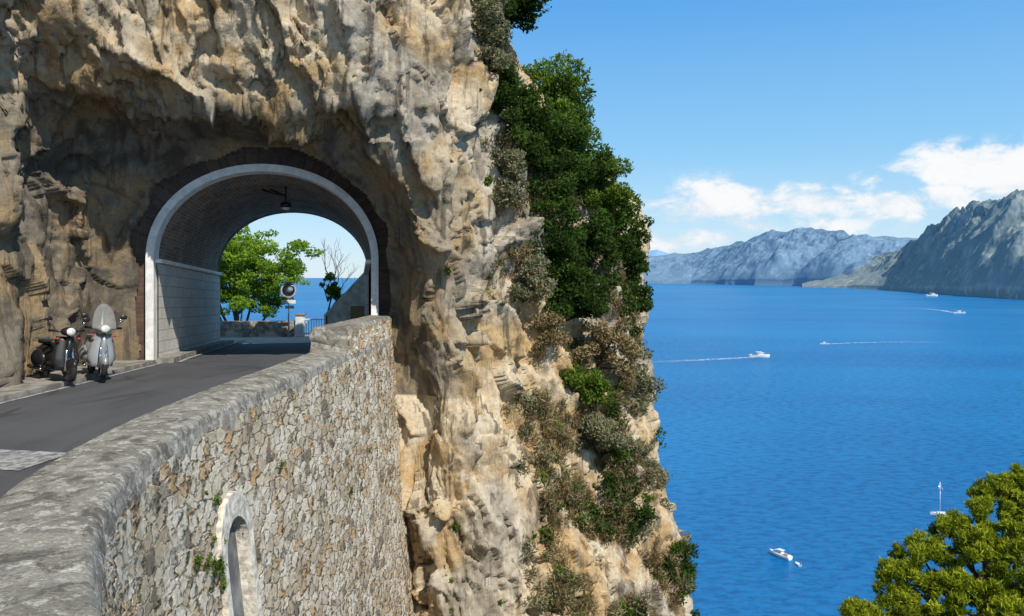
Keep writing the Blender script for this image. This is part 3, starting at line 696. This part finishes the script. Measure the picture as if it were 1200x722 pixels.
lowwall('stone_parapet',[(-26,33.0,0),(-16,35.0,0),(-12,35.8,0),(-10.2,36,0)],0.72,0.45,mat_masonry('grey_masonry',(3.2,5.5),0.02,((0.28,0.25,0.20),(0.48,0.44,0.37)),(0.34,0.30,0.25)))
g=empty('white_gate')
box('pillar',(-9.9,35.9,rz(36)+0.5),(0.36,0.36,1.0),WHITE,g,bev=0.02); box('pillar_cap',(-9.9,35.9,rz(36)+1.04),(0.46,0.46,0.08),CONC,g)
box('pillar_right',(-8.6,35.9,rz(36)+0.5),(0.32,0.32,1.0),WHITE,g,bev=0.02)
for k in range(8): box('bar',(-9.62+0.12*k,35.9,rz(36)+0.45),(0.03,0.03,0.8),WHITE,g)
for z in (0.15,0.8): box('rail',(-9.22,35.87,rz(36)+z),(1.0,0.03,0.05),WHITE,g)
h=empty('white_house',(-6.4,35.6,rz(36)),math.radians(6))
HM=simple('limewash',(0.70,0.66,0.58),0.85,0,0.3,3,0.3)
pf=[(-1.9,0),(1.9,0),(1.9,1.9),(0.3,3.55),(-1.9,1.15)]
vs=[(x,y,z) for y in (-1.6,1.8) for x,z in pf]
fs=[tuple(range(5)),tuple(range(5,10))[::-1]]+[(i,(i+1)%5,(i+1)%5+5,i+5) for i in range(5)]
mobj('walls',vs,[f[::-1] for f in fs],HM,h)
TM=simple('roof_tile',(0.30,0.16,0.10),0.85,0,0.4,8)
def slab(a,b,name):
    (x0,z0),(x1,z1)=a,b; dx,dz=x1-x0,z1-z0; l=math.hypot(dx,dz); nx,nz_=-dz/l*0.08,dx/l*0.08
    if nz_<0: nx,nz_=-nx,-nz_
    ex,ez=dx/l*0.15,dz/l*0.15; x0-=ex;z0-=ez
    vs=[(x,y,z) for y in (-1.75,1.95) for x,z in ((x0+nx*.1,z0+nz_*.1),(x1+nx*.1,z1+nz_*.1),(x1+nx,z1+nz_),(x0+nx,z0+nz_))]
    mobj(name,vs,[(0,1,2,3),(7,6,5,4),(0,4,5,1),(1,5,6,2),(2,6,7,3),(3,7,4,0)],WHITE if 'coping' in name else TM,h)
slab((-1.9,1.15),(0.3,3.55),'coping_left'); slab((1.9,1.9),(0.3,3.55),'roof_right')
box('door',(-0.6,-1.63,0.75),(0.6,0.06,1.5),WOODM,h); box('window',(0.6,-1.63,1.5),(0.45,0.06,0.6),DKBL,h); box('window_sill',(0.6,-1.66,1.17),(0.55,0.1,0.05),WHITE,h)
mr=empty('traffic_mirror',(-10.15,34.9,rz(34.9)),math.radians(10))
tubes('post',[([(0,0,0),(0,0,2.1)],0.035)],CHR,mr)
bm=bmesh.new(); bmesh.ops.create_cone(bm,cap_ends=True,segments=28,radius1=0.34,radius2=0.34,depth=0.05); o=from_bm('rim',bm,simple('mirror_rim',(0.5,0.45,0.4),0.5),mr); o.location=(0,-0.06,2.15); o.rotation_euler=(math.radians(90),0,0)
ell('mirror_glass',(0,-0.08,2.15),(0.29,0.05,0.29),CHR,mr)
box('hood',(0,-0.1,2.5),(0.5,0.2,0.03),BLACK,mr); box('sign_plate',(0,-0.05,1.62),(0.62,0.02,0.16),WHITE,mr); box('lower_plate',(0.05,-0.05,1.38),(0.4,0.02,0.14),SILV,mr)
UMB=mat_leaf('umbrella_needles',(0.06,0.13,0.012),(0.30,0.47,0.05),0.4)
tree('umbrella_pine',(-15.6,42,-9),(-15.0,41.8,0.2),(3.6,2.6,2.2),290,0.44,120,0.19,UMB,0.2,0.55,-0.9,14)
bt=empty('bare_tree'); paths=[]
def grow(p,d,l,r,k):
    q=p+d*l; m=p.lerp(q,0.5)+V((random.uniform(-1,1),random.uniform(-1,1),random.uniform(-1,1)))*l*0.1
    paths.append(([p,m,q],[r,r*0.8,r*0.6]))
    if k>0:
        for i in range(3): grow(q if i else m,(d+V((random.uniform(-.8,.8),random.uniform(-.8,.8),random.uniform(-.2,.6)))).normalized(),l*0.72,r*0.55,k-1)
grow(V((-8.2,34.3,rz(34.3))),V((0.05,0,1)),1.6,0.06,4)
tubes('branches',paths,BARK,bt,5)
shrub((-8.0,34.0,-0.6),(0.4,0.3,0.7),16,0.16,110,0.12,LB)
# ---------------------------------------------------------------- scooters (forward = +x local)
def scooter(loc,rot,body,screen,lean=0.06,sc=1.0):
    e=empty('parked_scooter',loc,rot,sc); e.rotation_euler=(lean,0,rot)
    for nm,x in (('front_wheel',0.62),('rear_wheel',-0.60)):
        torus(nm,(x,0,0.235),0.18,0.055,RUB,e)
        bm=bmesh.new(); bmesh.ops.create_cone(bm,cap_ends=True,segments=20,radius1=0.135,radius2=0.135,depth=0.07); o=from_bm(nm+'_hub',bm,CHR,e); o.location=(x,0,0.235); o.rotation_euler=(math.radians(90),0,0)
    ell('front_mudguard',(0.61,0,0.34),(0.24,0.085,0.16),body,e)
    tubes('fork',[([(0.62,0.08,0.23),(0.52,0.06,0.55),(0.42,0,0.95)],0.028),([(0.62,-0.08,0.23),(0.52,-0.06,0.55),(0.42,0,0.95)],0.028)],CHR,e)
    vs=[];fs=[];nu,nv=9,10
    for j in range(nv):
        tt=j/(nv-1); z=0.24+0.66*tt; w=(0.27-0.10*tt**2)*(1 if tt>0.15 else 0.8)
        for i in range(nu):
            u=-1+2*i/(nu-1); vs.append((0.47-0.14*tt-0.10*u*u+0.03,u*w,z))
    for j in range(nv-1):
        for i in range(nu-1): a=j*nu+i; fs.append((a,a+1,a+nu+1,a+nu))
    o=mobj('leg_shield',vs,fs,body,e,True); md=o.modifiers.new('s','SOLIDIFY'); md.thickness=0.03
    ell('horn_cover',(0.49,0,0.62),(0.06,0.07,0.22),body,e)
    box('floorboard',(0.12,0,0.25),(0.50,0.34,0.06),body,e,bev=0.02)
    ell('rear_body',(-0.45,0,0.50),(0.46,0.20,0.24),body,e)
    ell('side_cowl_left',(-0.50,0.16,0.42),(0.30,0.12,0.19),body,e); ell('side_cowl_right',(-0.50,-0.16,0.42),(0.30,0.12,0.19),body,e)
    box('seat',(-0.38,0,0.76),(0.72,0.27,0.10),SEATM,e,bev=0.045); box('seat_front',(-0.08,0,0.66),(0.16,0.22,0.24),body,e,bev=0.05)
    tubes('handlebar',[([(0.30,-0.34,1.02),(0.38,-0.12,1.00),(0.40,0,0.98),(0.38,0.12,1.00),(0.30,0.34,1.02)],[0.024,0.022,0.03,0.022,0.024])],BLACK,e)
    ell('headset',(0.41,0,1.00),(0.13,0.15,0.09),body,e)
    ell('headlamp',(0.51,0,1.00),(0.05,0.085,0.08),LAMPG,e)
    ell('indicator_left',(0.42,0.20,0.86),(0.03,0.035,0.025),RED,e); ell('indicator_right',(0.42,-0.20,0.86),(0.03,0.035,0.025),RED,e)
    for sg in (-1,1):
        tubes('mirror_stem',[([(0.34,0.22*sg,1.02),(0.33,0.30*sg,1.16),(0.33,0.34*sg,1.22)],0.009)],CHR,e); ell('mirror',(0.33,0.36*sg,1.25),(0.02,0.07,0.05),BLACK,e)
    ell('tail_lamp',(-0.90,0,0.56),(0.03,0.06,0.05),RED,e)
    box('number_plate',(-0.90,0,0.40),(0.01,0.20,0.14),WHITE,e)
    tubes('exhaust',[([(-0.3,-0.18,0.2),(-0.85,-0.2,0.24)],[0.03,0.05])],CHR,e)
    tubes('stand',[([(-0.1,0.12,0.22),(-0.2,0.26,0.0)],0.014)],BLACK,e)
    box('luggage_rack',(-0.82,0,0.82),(0.24,0.22,0.02),CHR,e)
    if screen:
        vs=[];fs=[];nu,nv=9,10
        for j in range(nv):
            tt=j/(nv-1); z=1.0+0.50*tt; w=0.22*math.sqrt(max(0.02,1-(tt*0.97)**2.2))
            for i in range(nu):
                u=-1+2*i/(nu-1); vs.append((0.48-0.24*tt-0.07*u*u,u*w,z))
        for j in range(nv-1):
            for i in range(nu-1): a=j*nu+i; fs.append((a,a+1,a+nu+1,a+nu))
        mobj('windscreen',vs,fs,GLS,e,True)
    return e
PZ=ZR+0.09
scooter((-9.15,16.9,PZ),math.radians(-52),SILV,True,-0.08,1.06)
scooter((-9.62,16.2,PZ),math.radians(-38),BLACK,False,-0.08,1.04)
# ---------------------------------------------------------------- sea
SEA=-100.0
vs=[];fs=[];R_=[0,50,150,400,1000,3000,10000,30000,120000]; na=64
vs.append((0,0,SEA))
for r in R_[1:]:
    for k in range(na): a=2*math.pi*k/na; vs.append((r*math.cos(a),r*math.sin(a),SEA))
for k in range(na): fs.append((0,1+k,1+(k+1)%na))
for j in range(len(R_)-2):
    for k in range(na): a=1+j*na; fs.append((a+k,a+na+k,a+na+(k+1)%na,a+(k+1)%na))
mobj('sea',vs,fs,mat_sea())
# ---------------------------------------------------------------- mountains
def mountain(name,ctrl,depthk,nfreq,amp,mat,nt=520,nw=110):
    px=np.array([c[0] for c in ctrl],float); rp=np.array([c[1] for c in ctrl],float); sh=np.array([c[2] for c in ctrl],float)
    V_=np.zeros((nw,nt,3)); ts=np.linspace(px[0],px[-1],nt)
    for i,p in enumerate(ts):
        s0=np.interp(p,px,sh); ry=np.interp(p,px,rp); s1=s0*depthk
        H=(325-ry)/900*s1+100; H=max(H,2)
        for j in range(nw):
            w=j/(nw-1)*1.25
            y=s0+(s1-s0)*w; x=(p-600)/900*y
            q=V((x*nfreq,y*nfreq,0.3))
            rg=noise.ridged_multi_fractal(q,0.80,2.15,8,0.95,2.0)/2.6
            w1=min(w,1)
            pf=w1**0.72 if w<=1 else 1-(w-1)*1.2
            g=noise.fractal(q*1.5,0.8,2,5)
            hgt=H*pf*(1+ (rg-0.45)*amp*(1.0 if w<0.85 else 0.35))+H*0.16*g*min(1,w*4)*(1-0.6*w1)
            if w<0.03: hgt=-10
            V_[j,i]=(x,y,SEA+max(hgt,-20))
    idx=np.arange(nw*nt).reshape(nw,nt); q=np.stack([idx[:-1,:-1],idx[:-1,1:],idx[1:,1:],idx[1:,:-1]],-1).reshape(-1,4)
    return fastmesh(name,V_.reshape(-1,3),q,mat,None,True)
MA=mat_mtn('limestone_mountain',(0.41,0.41,0.43),(0.215,0.27,0.275),(0.53,0.505,0.475),(0.19,0.25,0.31),0.0035)  # aerial haze is baked into the base colours of all three ranges
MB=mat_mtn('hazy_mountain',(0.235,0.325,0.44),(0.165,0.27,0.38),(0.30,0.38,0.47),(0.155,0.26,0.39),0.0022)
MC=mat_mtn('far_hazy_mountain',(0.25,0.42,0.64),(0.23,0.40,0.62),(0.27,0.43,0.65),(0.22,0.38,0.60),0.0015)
mountain('mountain',[(940,328,7600),(985,312,7000),(1030,299,6200),(1055,290,5600),(1075,277,5100),(1095,260,4700),(1110,250,4400),(1140,235,4000),(1170,229,3700),(1200,227,3400),(1260,222,3100),(1400,232,2800),(1600,260,2500)],1.30,0.0016,0.6,MA)
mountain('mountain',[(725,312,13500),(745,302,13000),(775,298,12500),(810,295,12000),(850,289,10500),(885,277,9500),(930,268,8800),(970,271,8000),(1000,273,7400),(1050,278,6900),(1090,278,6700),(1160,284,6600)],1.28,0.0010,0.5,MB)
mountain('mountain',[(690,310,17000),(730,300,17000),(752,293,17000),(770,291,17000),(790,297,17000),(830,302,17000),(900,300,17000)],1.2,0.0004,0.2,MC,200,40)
# ---------------------------------------------------------------- boats
def hull(name,L_,W_,H_,mat,parent,sheer=0.25):
    vs=[];fs=[];ns=15;m=7
    for i in range(ns):
        t_=i/(ns-1); w=W_/2*(1-max(0,(t_-0.45)/0.55)**2.2)*(0.85+0.15*min(1,t_*4)); w=max(w,0.01); zt=H_*(1+sheer*t_*t_)
        x=-L_/2+L_*t_
        for k in range(m):
            u=k/(m-1); a=-1+2*u; yy_=w*math.copysign(abs(a)**0.6,a); z_=zt*(abs(a)**2.2) - H_*0.35*(1-abs(a))
            vs.append((x-(0.06*L_*t_ if abs(a)<0.5 else 0)*(1-abs(a)),yy_,z_))
    for i in range(ns-1):
        for k in range(m-1): a=i*m+k; fs.append((a,a+1,a+m+1,a+m))
        a=i*m; fs.append((a,a+m,a+2*m-1,a+m-1))
    fs.append(tuple(range(m))); return mobj(name,vs,fs,mat,parent,False)
def motorboat(loc,rot,L_):
    e=empty('motorboat',loc,rot); k=L_/8.0
    hull('hull',8*k,2.7*k,1.0*k,HULL,e)
    box('cabin',(0.4*k,0,1.45*k),(2.6*k,1.8*k,0.8*k),HULL,e,bev=0.18*k); box('cabin_window',(0.5*k,0,1.55*k),(2.7*k,1.84*k,0.3*k),DKBL,e,bev=0.05*k)
    box('cockpit',(-2.3*k,0,1.06*k),(2.2*k,1.8*k,0.08*k),WOODM,e); box('stern_bench',(-3.4*k,0,1.2*k),(0.5*k,1.7*k,0.3*k),HULL,e,bev=0.05*k)
    box('flybridge_roof',(-0.3*k,0,2.2*k),(2.2*k,1.7*k,0.08*k),HULL,e)
    tubes('roof_posts',[([(x*k,y*k,1.1*k),(x*k,y*k,2.2*k)],0.04*k) for x in (-1.2,0.6) for y in (-0.75,0.75)],CHR,e)
    tubes('bow_rail',[([(1.5*k,1.1*k,1.6*k),(3.2*k,0.5*k,1.8*k),(3.9*k,0,1.85*k),(3.2*k,-0.5*k,1.8*k),(1.5*k,-1.1*k,1.6*k)],0.03*k)],CHR,e)
    return e
def atpx(px,py): y=900*100/(py-325); return ((px-600)/900*y,y,SEA+0.0)
motorboat(atpx(914,652),math.radians(122),9.0)
motorboat(atpx(890,419),math.radians(2),26)
motorboat(atpx(966,403.5),math.radians(182),13)
motorboat(atpx(1124,367.5),math.radians(185),32)
motorboat(atpx(781,611),math.radians(30),2.8)
motorboat(atpx(1092,347.5),math.radians(10),70)
d=empty('dinghy',atpx(935,662),math.radians(100)); hull('hull',2.9,1.4,0.5,HULL,d); box('thwart',(0,0,0.45),(0.3,1.1,0.06),WOODM,d); box('outboard_motor',(-1.5,0,0.6),(0.3,0.3,0.6),BLACK,d,bev=0.05)
sbl=atpx(1104,604); sb=empty('sailboat',sbl,math.radians(172)); hull('hull',9.5,2.8,1.0,HULL,sb); box('coachroof',(0.3,0,1.25),(3.4,1.6,0.45),HULL,sb,bev=0.12)
box('cockpit_cover',(-2.6,0,1.5),(1.8,1.9,0.5),DKBL,sb,bev=0.1)
tubes('mast',[([(0.8,0,0.9),(0.8,0,14)],0.13)],HULL,sb); tubes('boom',[([(0.8,0,2.2),(-3.2,0,2.3)],0.14)],DKBL,sb)
tubes('rigging',[([(0.8,0,13.6),(4.8,0,1.2)],0.035),([(0.8,0,13.8),(-4.6,0,1.1)],0.03),([(0.8,0,12),(0.5,1.3,1)],0.03),([(0.8,0,12),(0.5,-1.3,1)],0.03)],CHR,sb)
def mat_foam():
    m,t,p=newmat('foam'); co_=t.new('ShaderNodeTexCoord').outputs['UV']; ob=t.new('ShaderNodeTexCoord').outputs['Object']
    s=t.new('ShaderNodeSeparateXYZ',{0:co_}); 
    edge=t.ramp(t.math('ABSOLUTE',t.math('SUBTRACT',s.outputs[1],0.5)),0.5,0.1); fade=t.ramp(s.outputs[0],1.0,0.0)
    nn_=t.ramp(t.noise(ob,0.15,4,0.7),0.35,0.6)
    al=t.math('MULTIPLY',t.math('MULTIPLY',edge,t.math('MULTIPLY',fade,0.85)),nn_)
    t.l.new(al,p.inputs['Alpha']); p.inputs['Base Color'].default_value=(0.75,0.80,0.83,1); p.inputs['Roughness'].default_value=0.7
    return m
FOAM=mat_foam()
def wake(name,pts,w0,w1):
    vs=[];fs=[];uv=[];P=[V(p) for p in pts]; n_=len(P)
    for i,p in enumerate(P):
        t_=(P[min(i+1,n_-1)]-P[max(0,i-1)]).normalized(); nn_=V((-t_.y,t_.x,0)); w=w0+(w1-w0)*i/(n_-1)
        for k in (-1,1): v=p+nn_*w*k/2; vs.append((v.x,v.y,SEA+0.25)); uv.append((i/(n_-1),(k+1)/2))
    for i in range(n_-1): fs.append((2*i,2*i+1,2*i+3,2*i+2))
    mobj(name,vs,fs,FOAM,None,uv=uv)
wake('boat_wake',[atpx(900,418),atpx(870,419.5),atpx(840,421),atpx(800,423),atpx(765,424.5),atpx(735,427)],10,34)
wake('boat_wake',[atpx(962,403.5),atpx(1000,402),atpx(1050,401),atpx(1100,401),atpx(1150,402)],8,22)
wake('boat_wake',[atpx(1118,366.5),atpx(1105,364),atpx(1085,362),atpx(1050,360)],14,60)
print('cliff verts',NR*NC)
